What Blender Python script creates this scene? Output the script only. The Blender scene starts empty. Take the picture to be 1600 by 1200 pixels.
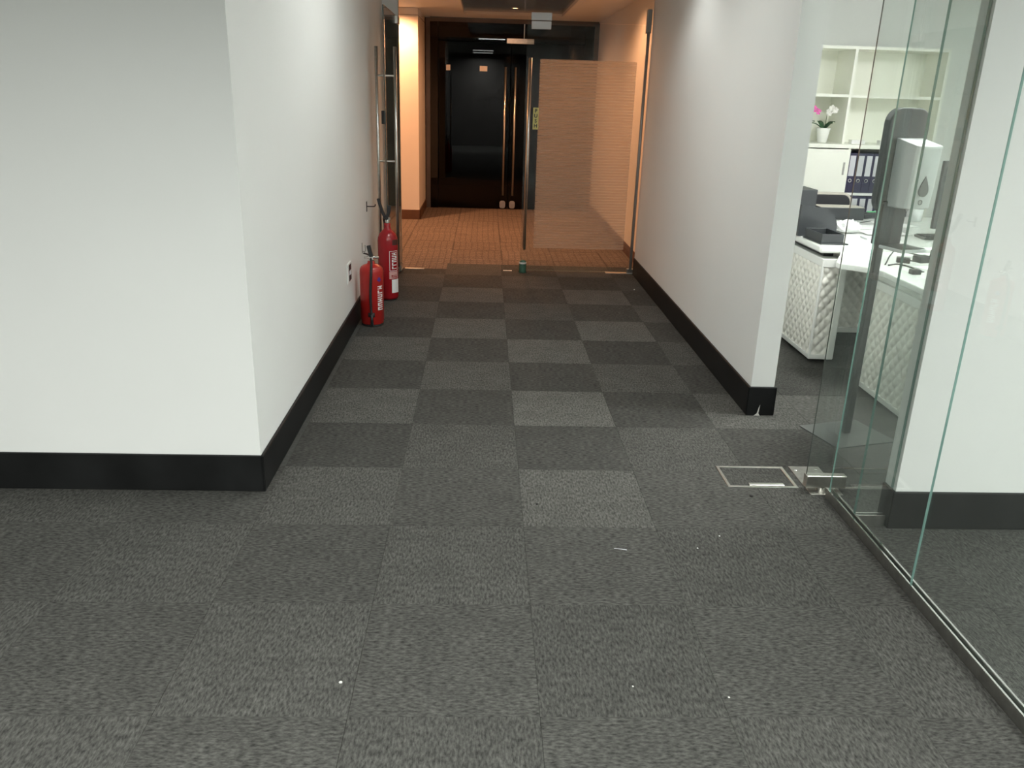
import bpy, bmesh, math, random
from mathutils import Vector, Matrix
random.seed(7)
PI = math.pi
scene = bpy.context.scene
C = scene.collection

# ------------------------------------------------------------------ camera
cam_d = bpy.data.cameras.new('camera')
cam_d.sensor_fit = 'HORIZONTAL'; cam_d.sensor_width = 36.0
cam_d.lens = 1285.5 / 1600 * 36.0
cam_d.clip_start = 0.02
cam = bpy.data.objects.new('camera', cam_d); C.objects.link(cam)
yaw, pitch, roll = 0.0408898, 0.3393088, 0.0308570
fw0 = Vector((math.sin(yaw), math.cos(yaw), 0)); rt0 = Vector((math.cos(yaw), -math.sin(yaw), 0)); up0 = Vector((0, 0, 1))
fwd = fw0 * math.cos(pitch) - up0 * math.sin(pitch)
upv = up0 * math.cos(pitch) + fw0 * math.sin(pitch)
r3 = rt0 * math.cos(roll) + upv * math.sin(roll)
u3 = upv * math.cos(roll) - rt0 * math.sin(roll)
m = Matrix((r3, u3, -fwd)).transposed().to_4x4()
m.translation = Vector((-0.17123, -1.73445, 1.53335))
cam.matrix_world = m
scene.camera = cam

# ------------------------------------------------------------------ world, exposure
world = bpy.data.worlds.new('world'); scene.world = world; world.use_nodes = True
world.node_tree.nodes['Background'].inputs[0].default_value = (0.8, 0.9, 0.85, 1)
world.node_tree.nodes['Background'].inputs[1].default_value = 0.0
vs = scene.view_settings
vs.view_transform = 'Standard'; vs.look = 'None'; vs.gamma = 1.0; vs.use_curve_mapping = False
vs.exposure = 0.0
scene.cycles.transparent_max_bounces = 32
scene.cycles.max_bounces = 12
scene.cycles.diffuse_bounces = 6
scene.cycles.caustics_reflective = False
scene.cycles.caustics_refractive = False
COOL = (0.975, 1.0, 0.96)
WARM = (1.0, 0.47, 0.225)
PANEL_OPEN = 10.0      # glow of the panel faces in the open area; their beams follow
BEAM_OPEN = 142.0
BEAM_LEFT = 32.0
#      # emission of the ceiling panels in the open area
CORRIDOR_W = 27.0
FILL_CORR = 25.0
PANEL_OFFICE = 72.0
PANEL_SIDE = 108.0
SPOT_W = 112.0

# ------------------------------------------------------------------ materials
def newmat(name):
    mt = bpy.data.materials.new(name); mt.use_nodes = True
    nt = mt.node_tree
    return mt, nt, nt.nodes['Principled BSDF'], nt.nodes['Material Output']
def node(nt, typ, **kw):
    n = nt.nodes.new(typ)
    for k, v in kw.items(): setattr(n, k, v)
    return n
def plain(name, col, rough=0.5, metal=0.0, var=0.04, nscale=8.0, bump=0.0, bscale=300.0, spec=0.5):
    mt, nt, p, out = newmat(name)
    tc = node(nt, 'ShaderNodeTexCoord')
    n = node(nt, 'ShaderNodeTexNoise'); n.inputs['Scale'].default_value = nscale; n.inputs['Detail'].default_value = 3
    nt.links.new(tc.outputs['Object'], n.inputs['Vector'])
    r = node(nt, 'ShaderNodeValToRGB')
    r.color_ramp.elements[0].position = 0.3; r.color_ramp.elements[1].position = 0.7
    r.color_ramp.elements[0].color = tuple(c * (1 - var) for c in col) + (1,)
    r.color_ramp.elements[1].color = tuple(min(1, c * (1 + var)) for c in col) + (1,)
    nt.links.new(n.outputs['Fac'], r.inputs['Fac']); nt.links.new(r.outputs['Color'], p.inputs['Base Color'])
    p.inputs['Roughness'].default_value = rough; p.inputs['Metallic'].default_value = metal
    p.inputs['Specular IOR Level'].default_value = spec
    if bump > 0:
        n2 = node(nt, 'ShaderNodeTexNoise'); n2.inputs['Scale'].default_value = bscale
        nt.links.new(tc.outputs['Object'], n2.inputs['Vector'])
        b = node(nt, 'ShaderNodeBump'); b.inputs['Strength'].default_value = bump; b.inputs['Distance'].default_value = 0.002
        nt.links.new(n2.outputs['Fac'], b.inputs['Height']); nt.links.new(b.outputs['Normal'], p.inputs['Normal'])
    return mt
def emit(name, col, s):
    mt, nt, p, out = newmat(name)
    e = node(nt, 'ShaderNodeEmission'); e.inputs[0].default_value = col + (1,); e.inputs[1].default_value = s
    nt.links.new(e.outputs[0], out.inputs[0]); return mt
def glassmat(name, tint, ior=1.45, rough=0.0, haze=0.0, hazecol=(0.7, 0.8, 0.75)):
    mt, nt, p, out = newmat(name)
    t = node(nt, 'ShaderNodeBsdfTransparent'); t.inputs[0].default_value = tint + (1,)
    g = node(nt, 'ShaderNodeBsdfGlossy'); g.inputs['Roughness'].default_value = rough
    f = node(nt, 'ShaderNodeFresnel')
    ge = node(nt, 'ShaderNodeNewGeometry')          # same reflectance entering and leaving the slab
    mr = node(nt, 'ShaderNodeMapRange'); mr.inputs['To Min'].default_value = ior; mr.inputs['To Max'].default_value = 1.0 / ior
    nt.links.new(ge.outputs['Backfacing'], mr.inputs['Value']); nt.links.new(mr.outputs[0], f.inputs['IOR'])
    mx = node(nt, 'ShaderNodeMixShader')
    nt.links.new(f.outputs[0], mx.inputs[0]); nt.links.new(t.outputs[0], mx.inputs[1]); nt.links.new(g.outputs[0], mx.inputs[2])
    last = mx
    if haze > 0:
        d = node(nt, 'ShaderNodeBsdfDiffuse'); d.inputs[0].default_value = hazecol + (1,)
        m2 = node(nt, 'ShaderNodeMixShader'); m2.inputs[0].default_value = haze
        nt.links.new(mx.outputs[0], m2.inputs[1]); nt.links.new(d.outputs[0], m2.inputs[2]); last = m2
    nt.links.new(last.outputs[0], out.inputs[0]); return mt
def edgemat(name, col):
    mt, nt, p, out = newmat(name)
    p.inputs['Base Color'].default_value = col + (1,); p.inputs['Roughness'].default_value = 0.15
    p.inputs['Transmission Weight'].default_value = 0.3
    return mt
def carpet(name, light, dark, scale=1.0, grid=False):
    """pile with short yarn flecks running along the tile's own Y; obj.color scales it tile by tile"""
    mt, nt, p, out = newmat(name)
    tc = node(nt, 'ShaderNodeTexCoord'); oi = node(nt, 'ShaderNodeObjectInfo')
    off = node(nt, 'ShaderNodeVectorMath', operation='SCALE'); off.inputs[0].default_value = (37.0, 71.0, 0)
    nt.links.new(oi.outputs['Random'], off.inputs['Scale'])
    add = node(nt, 'ShaderNodeVectorMath', operation='ADD')
    nt.links.new(tc.outputs['Object'], add.inputs[0]); nt.links.new(off.outputs[0], add.inputs[1])
    mp = node(nt, 'ShaderNodeMapping'); mp.inputs['Scale'].default_value = (135 * scale, 48 * scale, 40)
    nt.links.new(add.outputs[0], mp.inputs['Vector'])
    n1 = node(nt, 'ShaderNodeTexNoise'); n1.inputs['Scale'].default_value = 1.0; n1.inputs['Detail'].default_value = 2.0
    n1.inputs['Roughness'].default_value = 0.6
    nt.links.new(mp.outputs[0], n1.inputs['Vector'])
    mp2 = node(nt, 'ShaderNodeMapping'); mp2.inputs['Scale'].default_value = (9, 9, 9)
    nt.links.new(add.outputs[0], mp2.inputs['Vector'])
    n2 = node(nt, 'ShaderNodeTexNoise'); n2.inputs['Scale'].default_value = 1.0; n2.inputs['Detail'].default_value = 3.0
    nt.links.new(mp2.outputs[0], n2.inputs['Vector'])
    r = node(nt, 'ShaderNodeValToRGB')
    r.color_ramp.elements[0].position = 0.28; r.color_ramp.elements[1].position = 0.76
    r.color_ramp.elements[0].color = dark + (1,); r.color_ramp.elements[1].color = light + (1,)
    nt.links.new(n1.outputs['Fac'], r.inputs['Fac'])
    ml = node(nt, 'ShaderNodeMapRange'); ml.inputs['From Min'].default_value = 0.3; ml.inputs['From Max'].default_value = 0.7
    ml.inputs['To Min'].default_value = 0.9; ml.inputs['To Max'].default_value = 1.1
    nt.links.new(n2.outputs['Fac'], ml.inputs['Value'])
    v1 = node(nt, 'ShaderNodeVectorMath', operation='SCALE')
    nt.links.new(r.outputs[0], v1.inputs[0]); nt.links.new(ml.outputs[0], v1.inputs['Scale'])
    v2 = node(nt, 'ShaderNodeVectorMath', operation='MULTIPLY')
    nt.links.new(v1.outputs[0], v2.inputs[0]); nt.links.new(oi.outputs['Color'], v2.inputs[1])
    last = v2
    if grid:      # basket weave: crossing rows of yarn every few centimetres
        sp = node(nt, 'ShaderNodeSeparateXYZ'); nt.links.new(tc.outputs['Object'], sp.inputs[0])
        outs = []
        for ax, per, duty in ((0, 0.0625, 0.2), (1, 0.0833, 0.28)):
            a = node(nt, 'ShaderNodeMath', operation='DIVIDE'); a.inputs[1].default_value = per
            nt.links.new(sp.outputs[ax], a.inputs[0])
            b = node(nt, 'ShaderNodeMath', operation='FRACT'); nt.links.new(a.outputs[0], b.inputs[0])
            c = node(nt, 'ShaderNodeMath', operation='LESS_THAN'); c.inputs[1].default_value = duty
            nt.links.new(b.outputs[0], c.inputs[0]); outs.append(c)
        s = node(nt, 'ShaderNodeMath', operation='MAXIMUM')
        nt.links.new(outs[0].outputs[0], s.inputs[0]); nt.links.new(outs[1].outputs[0], s.inputs[1])
        k = node(nt, 'ShaderNodeMapRange'); k.inputs['To Min'].default_value = 1.0; k.inputs['To Max'].default_value = 0.72
        nt.links.new(s.outputs[0], k.inputs['Value'])
        v3 = node(nt, 'ShaderNodeVectorMath', operation='SCALE')
        nt.links.new(v2.outputs[0], v3.inputs[0]); nt.links.new(k.outputs[0], v3.inputs['Scale']); last = v3
    nt.links.new(last.outputs[0], p.inputs['Base Color'])
    p.inputs['Roughness'].default_value = 0.95; p.inputs['Specular IOR Level'].default_value = 0.15
    b = node(nt, 'ShaderNodeBump'); b.inputs['Strength'].default_value = 0.5; b.inputs['Distance'].default_value = 0.003
    nt.links.new(n1.outputs['Fac'], b.inputs['Height']); nt.links.new(b.outputs['Normal'], p.inputs['Normal'])
    return mt
def filmmat(name):
    """frosted privacy film printed with fine horizontal bands"""
    mt, nt, p, out = newmat(name)
    tc = node(nt, 'ShaderNodeTexCoord'); sp = node(nt, 'ShaderNodeSeparateXYZ')
    nt.links.new(tc.outputs['Object'], sp.inputs[0])
    a = node(nt, 'ShaderNodeMath', operation='DIVIDE'); a.inputs[1].default_value = 0.0245; nt.links.new(sp.outputs[2], a.inputs[0])
    b = node(nt, 'ShaderNodeMath', operation='FRACT'); nt.links.new(a.outputs[0], b.inputs[0])
    c = node(nt, 'ShaderNodeMath', operation='LESS_THAN'); c.inputs[1].default_value = 0.72; nt.links.new(b.outputs[0], c.inputs[0])
    k = node(nt, 'ShaderNodeMapRange'); k.inputs['To Min'].default_value = 0.28; k.inputs['To Max'].default_value = 0.42
    nt.links.new(c.outputs[0], k.inputs['Value'])
    t = node(nt, 'ShaderNodeBsdfTransparent')
    d = node(nt, 'ShaderNodeBsdfDiffuse'); d.inputs[0].default_value = (0.50, 0.45, 0.40, 1)
    tl = node(nt, 'ShaderNodeBsdfTranslucent'); tl.inputs[0].default_value = (0.62, 0.56, 0.50, 1)
    mx0 = node(nt, 'ShaderNodeMixShader'); mx0.inputs[0].default_value = 0.6
    nt.links.new(d.outputs[0], mx0.inputs[1]); nt.links.new(tl.outputs[0], mx0.inputs[2])
    mx = node(nt, 'ShaderNodeMixShader')
    nt.links.new(k.outputs[0], mx.inputs[0]); nt.links.new(t.outputs[0], mx.inputs[1]); nt.links.new(mx0.outputs[0], mx.inputs[2])
    nt.links.new(mx.outputs[0], out.inputs[0]); return mt

M = {}
M['wall'] = plain('wall_paint', (0.78, 0.79, 0.77), 0.6, var=0.012, nscale=1.5, bump=0.05, bscale=120)
M['wall_lobby'] = plain('lobby_paint', (0.74, 0.69, 0.62), 0.55, var=0.02, nscale=2)
M['ceiling'] = plain('ceiling_paint', (0.42, 0.43, 0.415), 0.8, var=0.02)
M['ceil_lobby'] = plain('lobby_ceiling_paint', (0.86, 0.82, 0.77), 0.7, var=0.02)
M['recess'] = plain('dark_recess_panel', (0.10, 0.09, 0.09), 0.18, var=0.2, nscale=3)
M['black_skirt'] = plain('black_skirting', (0.009, 0.0095, 0.0095), 0.45, var=0.35, nscale=5, spec=0.2)
M['brown_skirt'] = plain('brown_skirting', (0.10, 0.045, 0.02), 0.4, var=0.2)
M['carpet'] = carpet('grey_carpet', (0.108, 0.107, 0.098), (0.026, 0.026, 0.0235))
M['carpet_base'] = plain('carpet_backing', (0.05, 0.052, 0.047), 0.95, var=0.2, nscale=60)
M['carpet_lobby'] = carpet('lobby_carpet', (0.24, 0.19, 0.155), (0.10, 0.075, 0.062), 0.6, True)
M['glass'] = glassmat('clear_glass', (0.955, 0.972, 0.962), 1.5, haze=0.013)
M['glass_door'] = glassmat('door_glass', (0.93, 0.945, 0.94), 1.5, haze=0.008)
M['glass_edge'] = edgemat('glass_edge', (0.18, 0.33, 0.29))
M['glass_edge_dark'] = edgemat('glass_edge_dark', (0.08, 0.10, 0.09))
M['dark_glass'] = glassmat('dark_glass', (0.22, 0.17, 0.15), 1.42)
M['steel'] = plain('brushed_steel', (0.62, 0.61, 0.57), 0.28, 1.0, var=0.08, nscale=40)
M['steel_dark'] = plain('dull_steel', (0.36, 0.355, 0.33), 0.42, 1.0, var=0.12, nscale=30)
M['chrome'] = plain('chrome', (0.8, 0.8, 0.78), 0.1, 1.0, var=0.02)
M['film'] = filmmat('banded_film')
M['jamb'] = plain('dark_olive_metal', (0.26, 0.245, 0.19), 0.5, 0.0, var=0.12, nscale=4)
M['rear'] = plain('dark_rear_wall', (0.10, 0.095, 0.09), 0.5, var=0.2, nscale=2)
M['satin'] = plain('satin_grey_metal', (0.30, 0.29, 0.27), 0.4, 0.3, var=0.06)
M['yellow'] = plain('yellow_sticker', (0.75, 0.66, 0.24), 0.5)
M['ink'] = plain('black_ink', (0.02, 0.02, 0.02), 0.5)
M['green'] = plain('green_plastic', (0.035, 0.10, 0.07), 0.25, var=0.2, nscale=20)
M['red'] = plain('red_enamel', (0.31, 0.010, 0.015), 0.25, var=0.06)
M['red2'] = plain('bright_red_enamel', (0.38, 0.017, 0.014), 0.28, var=0.06)
M['black'] = plain('black_plastic', (0.018, 0.019, 0.020), 0.4, var=0.2)
M['rubber'] = plain('black_rubber', (0.012, 0.012, 0.012), 0.6)
M['white_print'] = plain('white_print', (0.75, 0.73, 0.71), 0.5)
M['pink_print'] = plain('pale_print', (0.62, 0.33, 0.31), 0.5)
M['blue_print'] = plain('blue_print', (0.08, 0.03, 0.24), 0.5)
M['brown_print'] = plain('dark_print', (0.07, 0.02, 0.015), 0.5)
M['white'] = plain('white_laminate', (0.80, 0.81, 0.78), 0.3, var=0.01)
M['white_gloss'] = plain('glossy_white_lacquer', (0.82, 0.83, 0.80), 0.12, var=0.01)
M['cream'] = plain('cream_laminate', (0.84, 0.85, 0.77), 0.35, var=0.01)
M['quilt'] = plain('quilted_white_leather', (0.82, 0.81, 0.75), 0.34, var=0.01)
M['plastic_white'] = plain('white_plastic', (0.70, 0.72, 0.73), 0.3, var=0.01)
M['window_grey'] = plain('grey_window', (0.13, 0.14, 0.14), 0.15)
M['charcoal'] = plain('charcoal_metal', (0.030, 0.034, 0.037), 0.4, var=0.1)
M['charcoal_lt'] = plain('grey_base_plate', (0.075, 0.08, 0.076), 0.35, var=0.1)
M['navy'] = plain('navy_binder', (0.012, 0.010, 0.045), 0.45, var=0.1)
M['paper'] = plain('paper', (0.82, 0.82, 0.82), 0.7, var=0.01)
M['paper_grey'] = plain('grey_label', (0.55, 0.55, 0.58), 0.7, var=0.04)
M['leaf'] = plain('orchid_leaf', (0.03, 0.09, 0.04), 0.35, var=0.2)
M['pink'] = plain('pink_petal', (0.65, 0.12, 0.38), 0.6)
M['petal'] = plain('white_petal', (0.80, 0.79, 0.74), 0.6)
M['stem'] = plain('stem', (0.10, 0.13, 0.06), 0.6)
M['pot'] = plain('white_ceramic', (0.84, 0.85, 0.82), 0.15, var=0.01)
M['greenfolder'] = plain('green_folder', (0.08, 0.42, 0.17), 0.4)
M['fabric_dark'] = plain('dark_mesh_fabric', (0.02, 0.02, 0.024), 0.8, bump=0.3)
M['beige'] = plain('beige_rim', (0.45, 0.42, 0.37), 0.5)
M['tissue'] = plain('tissue', (0.85, 0.86, 0.86), 0.9, var=0.01)
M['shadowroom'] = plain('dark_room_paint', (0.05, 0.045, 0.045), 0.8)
M['panel_open'] = emit('led_panel_open', COOL, PANEL_OPEN)
M['fill_corr'] = emit('corridor_fill', COOL, FILL_CORR)
M['lamp_cool'] = emit('cool_lamp', COOL, 14.0)
M['panel_office'] = emit('led_panel_office', COOL, PANEL_OFFICE)
M['panel_left'] = emit('led_panel_left', COOL, PANEL_OPEN * 0.5)
M['panel_office2'] = emit('led_panel_office_rear', COOL, PANEL_OFFICE * 0.13)
M['panel_side'] = emit('led_panel_side', COOL, PANEL_SIDE)
M['lamp_warm'] = emit('warm_lamp', (1.0, 0.55, 0.25), 14.0)
M['lint'] = plain('lint', (0.6, 0.6, 0.56), 0.8)
M['scuff'] = plain('dark_crumb', (0.015, 0.013, 0.012), 0.8)

# ------------------------------------------------------------------ mesh helpers
def bm_new(): return bmesh.new()
def box(bm, x0, x1, y0, y1, z0, z1, bev=0.0, seg=2, mi=0):
    r = bmesh.ops.create_cube(bm, size=1.0)
    vs_ = r['verts']
    bmesh.ops.scale(bm, vec=(x1 - x0, y1 - y0, z1 - z0), verts=vs_)
    bmesh.ops.translate(bm, vec=((x0 + x1) / 2, (y0 + y1) / 2, (z0 + z1) / 2), verts=vs_)
    fs = list({f for v in vs_ for f in v.link_faces})
    for f in fs: f.material_index = mi
    if bev > 0:
        es = list({e for v in vs_ for e in v.link_edges})
        bmesh.ops.bevel(bm, geom=es, offset=bev, segments=seg, affect='EDGES', profile=0.5)
    return bm
def lathe(bm, prof, n=32, cx=0, cy=0, mi=0):
    rings = []
    for r, z in prof:
        if r < 1e-6: rings.append([bm.verts.new((cx, cy, z))])
        else: rings.append([bm.verts.new((cx + r * math.cos(2 * PI * i / n), cy + r * math.sin(2 * PI * i / n), z)) for i in range(n)])
    for a, b in zip(rings, rings[1:]):
        for i in range(n):
            j = (i + 1) % n
            if len(a) == 1 and len(b) == 1: continue
            if len(a) == 1: f = bm.faces.new((a[0], b[j], b[i]))
            elif len(b) == 1: f = bm.faces.new((a[i], a[j], b[0]))
            else: f = bm.faces.new((a[i], a[j], b[j], b[i]))
            f.smooth = True; f.material_index = mi
    return bm
def smooth_path(pts, k=6):
    P = [Vector(p) for p in pts]
    if len(P) < 3: return P
    out = []
    for i in range(len(P) - 1):
        p0 = P[max(0, i - 1)]; p1 = P[i]; p2 = P[i + 1]; p3 = P[min(len(P) - 1, i + 2)]
        for s in range(k):
            t = s / k
            out.append(0.5 * ((2 * p1) + (p2 - p0) * t + (2 * p0 - 5 * p1 + 4 * p2 - p3) * t * t + (3 * p1 - p0 - 3 * p2 + p3) * t ** 3))
    out.append(P[-1]); return out
def tube(bm, pts, r, n=10, caps=True):
    pts = [Vector(p) for p in pts]
    rs = r if isinstance(r, (list, tuple)) else [r] * len(pts)
    t0 = (pts[1] - pts[0]).normalized()
    a = Vector((0, 0, 1)) if abs(t0.z) < 0.9 else Vector((1, 0, 0))
    nrm = t0.cross(a).normalized()
    rings = []
    for i, p in enumerate(pts):
        t = ((pts[min(i + 1, len(pts) - 1)] - pts[max(i - 1, 0)])).normalized()
        nrm = (nrm - t * nrm.dot(t)).normalized(); bi = t.cross(nrm)
        rings.append([bm.verts.new(p + (nrm * math.cos(2 * PI * k / n) + bi * math.sin(2 * PI * k / n)) * rs[i]) for k in range(n)])
    for A, B in zip(rings, rings[1:]):
        for k in range(n):
            f = bm.faces.new((A[k], A[(k + 1) % n], B[(k + 1) % n], B[k])); f.smooth = True
    if caps:
        bm.faces.new(list(reversed(rings[0]))); bm.faces.new(rings[-1])
    return bm
def prism(bm, poly, z0, z1, axis='z', bev=0.0):
    def P(u, v, w):
        return {'z': (u, v, w), 'y': (u, w, v), 'x': (w, u, v)}[axis]
    a = [bm.verts.new(P(u, v, z0)) for u, v in poly]; b = [bm.verts.new(P(u, v, z1)) for u, v in poly]
    n = len(poly)
    fs = [bm.faces.new(a), bm.faces.new(b)]
    for i in range(n): fs.append(bm.faces.new((a[i], a[(i + 1) % n], b[(i + 1) % n], b[i])))
    bmesh.ops.recalc_face_normals(bm, faces=fs)
    if bev > 0:
        es = list({e for f in fs[:2] for e in f.edges})
        bmesh.ops.bevel(bm, geom=es, offset=bev, segments=2, affect='EDGES', profile=0.5)
    return bm
def rrect(x0, x1, z0, z1, r, k=6):
    out = []
    for cx, cz, a0 in ((x1 - r, z0 + r, -PI / 2), (x1 - r, z1 - r, 0), (x0 + r, z1 - r, PI / 2), (x0 + r, z0 + r, PI)):
        for i in range(k + 1):
            a = a0 + PI / 2 * i / k; out.append((cx + r * math.cos(a), cz + r * math.sin(a)))
    return out
def cylpatch(bm, cx, cy, r, a0, a1, z0, z1, th=0.0008, n=6):
    """thin curved sticker on a cylinder; angles in degrees"""
    R = []
    for i in range(n + 1):
        a = math.radians(a0 + (a1 - a0) * i / n)
        for rr in (r, r + th):
            for z in (z0, z1): R.append(bm.verts.new((cx + rr * math.cos(a), cy + rr * math.sin(a), z)))
    for i in range(n):
        b = 4 * i; c = b + 4
        for q in ((b + 2, c + 2, c + 3, b + 3), (b, b + 1, c + 1, c), (b + 1, b + 3, c + 3, c + 1), (b, c, c + 2, b + 2)):
            f = bm.faces.new([R[v] for v in q]); f.smooth = False
    bm.faces.new([R[v] for v in (0, 2, 3, 1)]); bm.faces.new([R[v] for v in (4 * n, 4 * n + 1, 4 * n + 3, 4 * n + 2)])
    return bm
def obj(name, bm, mats, parent=None, smooth=False):
    me = bpy.data.meshes.new(name)
    bmesh.ops.recalc_face_normals(bm, faces=bm.faces[:])
    if smooth:
        for f in bm.faces: f.smooth = True
    bm.to_mesh(me); bm.free()
    for k in (mats if isinstance(mats, (list, tuple)) else [mats]): me.materials.append(M[k])
    o = bpy.data.objects.new(name, me); C.objects.link(o)
    if parent: o.parent = parent
    return o
def tag(o, label, cat, group=None):
    o['label'] = label; o['category'] = cat
    if group: o['group'] = group
    return o
def thing(name, label, cat, group=None, loc=(0, 0, 0), rz=0.0):
    o = bpy.data.objects.new(name, None); C.objects.link(o)
    o.location = loc; o.rotation_euler = (0, 0, rz); o.empty_display_size = 0.05
    return tag(o, label, cat, group)
def struct(name, bm, mats, label=None):
    o = obj(name, bm, mats); o['kind'] = 'structure'
    if label: o['label'] = label
    return o
def bx(name, mat, parent, *a, **k): return obj(name, box(bm_new(), *a, **k), mat, parent)
def sbox(name, mat, *a, **k): return struct(name, box(bm_new(), *a, **k), mat)
def pane_bm(x0, x1, y0, y1, z0, z1):
    """glass slab: the two big faces slot 0, the thin rims slot 1"""
    bm = box(bm_new(), x0, x1, y0, y1, z0, z1)
    d = [x1 - x0, y1 - y0, z1 - z0]; ax = d.index(min(d))
    for f in bm.faces: f.material_index = 0 if abs(f.normal[ax]) > 0.5 else 1
    return bm
def text_mesh(body, size, mat, parent, mw, name='lettering', extrude=0.0004, bold=0.0):
    cu = bpy.data.curves.new(name, 'FONT'); cu.body = body; cu.size = size; cu.extrude = extrude; cu.offset = bold
    cu.align_x = 'CENTER'; cu.align_y = 'CENTER'; cu.resolution_u = 3
    t = bpy.data.objects.new(name + '_tmp', cu); C.objects.link(t)
    dg = bpy.context.evaluated_depsgraph_get()
    me = bpy.data.meshes.new_from_object(t.evaluated_get(dg))
    bpy.data.objects.remove(t); bpy.data.curves.remove(cu)
    me.name = name; me.materials.clear(); me.materials.append(M[mat])
    o = bpy.data.objects.new(name, me); C.objects.link(o)
    me.transform(mw)
    if parent: o.parent = parent
    return o

# ------------------------------------------------------------------ room shell
YD = 5.72           # line of the glass doors
H = 2.62            # office ceiling
HL = 2.446          # lobby ceiling
XL, XR = -1.035, 1.215
# floors: base slabs, carpet tiles as children
floor = sbox('floor', 'carpet_base', -3.6, 5.2, -4.6, YD + 0.01, -0.12, -0.004)
tile_me = None
def tile_mesh(name, mat, size):
    bm = box(bm_new(), -size / 2, size / 2, -size / 2, size / 2, -0.006, 0.0)
    top = [e for e in bm.edges if all(v.co.z > -0.001 for v in e.verts)]
    bmesh.ops.bevel(bm, geom=top, offset=0.0010, segments=1, affect='EDGES')
    bmesh.ops.recalc_face_normals(bm, faces=bm.faces[:])
    me = bpy.data.meshes.new(name); bm.to_mesh(me); bm.free(); me.materials.append(M[mat]); return me
tm = tile_mesh('carpet_tile', 'carpet', 0.4994)
special = {(0, 4): 1.46, (0, 2): 1.26, (-2, 2): 1.15, (0, 6): 1.34, (1, 7): 1.42, (-1, 7): 1.28, (1, 9): 1.30, (-1, 9): 1.30,
           (-1, 5): 1.16, (1, 5): 1.06, (1, 3): 1.0, (-1, 3): 1.02, (0, 8): 1.05, (2, 8): 1.2, (-2, 6): 1.2, (2, 4): 1.22, (-2, 4): 1.2,
           (-2, 8): 1.05, (2, 10): 1.05, (0, 10): 1.05, (-2, 10): 1.05, (-1, 1): 1.05, (1, 1): 0.95, (0, 0): 0.92, (-2, 0): 1.06, (0, 1): 0.98, (3, 4): 1.2,
           (3, 5): 0.75, (-1, -1): 0.95}
for c in range(-8, 10):
    for r in range(-3, 12):
        x0, y0 = c * 0.5, r * 0.5
        if x0 < -1.2 and y0 > 1.3: continue             # under the solid wall
        if x0 > 4.2 or x0 < -3.6: continue
        if r < -1 and not (-2 <= c <= 3): continue
        t = bpy.data.objects.new('carpet_tile', tm); C.objects.link(t); t.parent = floor
        t.location = (x0 + 0.25, y0 + 0.25, random.uniform(-0.0006, 0.0004))
        even = (c + r) % 2 == 0
        t.rotation_euler = (0, 0, (0 if even else PI / 2) + random.choice((0, PI)))
        s = special.get((c, r), ((1.04, 0.97) if r < 3 else (1.1, 0.86))[0 if even else 1] * random.uniform(0.97, 1.03))
        if not even and (c, r) not in special and r >= 3: s *= 0.93
        t.color = (s, s, s, 1)
floorl = sbox('floor_lobby', 'carpet_base', -4.2, 1.45, YD + 0.01, 10.0, -0.12, -0.004)
tm2 = tile_mesh('lobby_carpet_tile', 'carpet_lobby', 0.4965)
for c in range(-7, 3):
    for r in range(9):
        y0 = YD + 0.012 + r * 0.5
        if y0 > 9.97: continue
        if c * 0.5 + 0.02 < -1.3 and y0 > 8.8: continue
        t = bpy.data.objects.new('carpet_tile', tm2); C.objects.link(t); t.parent = floorl
        t.location = (c * 0.5 + 0.27, y0 + 0.25, 0)
        t.rotation_euler = (0, 0, random.choice((0, PI)))
        s = random.uniform(0.93, 1.07); t.color = (s, s, s, 1)

wl = sbox('wall_left', 'wall', -3.6, XL, 1.272, YD + 0.03, 0, H + 0.1)
sbox('wall_right', 'wall', XR, 1.335, 2.195, 5.69, 0, H + 0.1)
sbox('wall_office_front', 'wall', 1.41, 5.2, 1.025, 1.11, 0, H + 0.1)
sbox('wall_office_back', 'wall', 1.335, 5.2, 5.60, 5.72, 0, H + 0.1)
sbox('wall_office_side', 'wall', 5.1, 5.2, -4.6, 5.60, 0, H + 0.1)
sbox('wall_rear', 'rear', -3.7, 5.2, -4.7, -4.6, 0, H + 0.1)
sbox('wall_open_area', 'wall', -3.7, -3.6, -4.6, 1.28, 0, H + 0.1)
sbox('ceiling', 'ceiling', -3.7, 5.2, -4.7, YD + 0.02, H, H + 0.12)
XLR = 1.315
sbox('wall_lobby_right', 'wall_lobby', XLR, XLR + 0.12, 5.69, 10.1, 0, H + 0.1)
sbox('wall_lobby_left', 'wall_lobby', -4.2, -0.975, 8.80, 9.99, 0, H + 0.1)
sbox('shadow_gap_strip', 'brown_skirt', -4.2, -0.972, 8.799, 9.98, HL - 0.082, HL - 0.077)  # thin brown strip stands in for the dark line of a shadow gap
sbox('wall_lobby_end', 'wall_lobby', -4.3, -4.2, 5.7, 8.9, 0, H + 0.1)
# lobby ceiling: a frame around a recessed dark panel
bm = bm_new()
rx0, rx1, ry0, ry1 = -0.45, 0.765, 6.2, 9.40
for a in ((-4.2, rx0, YD + 0.03, 10.1), (rx1, XLR, YD + 0.03, 10.1), (rx0, rx1, YD + 0.03, ry0), (rx0, rx1, ry1, 10.1)):
    box(bm, *a, HL, HL + 0.1)
struct('ceiling_lobby', bm, 'ceil_lobby')
sbox('trim_2', 'recess', rx0 - 0.02, rx1 + 0.02, ry0 - 0.02, ry1 + 0.02, HL + 0.035, HL + 0.06)
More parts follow.
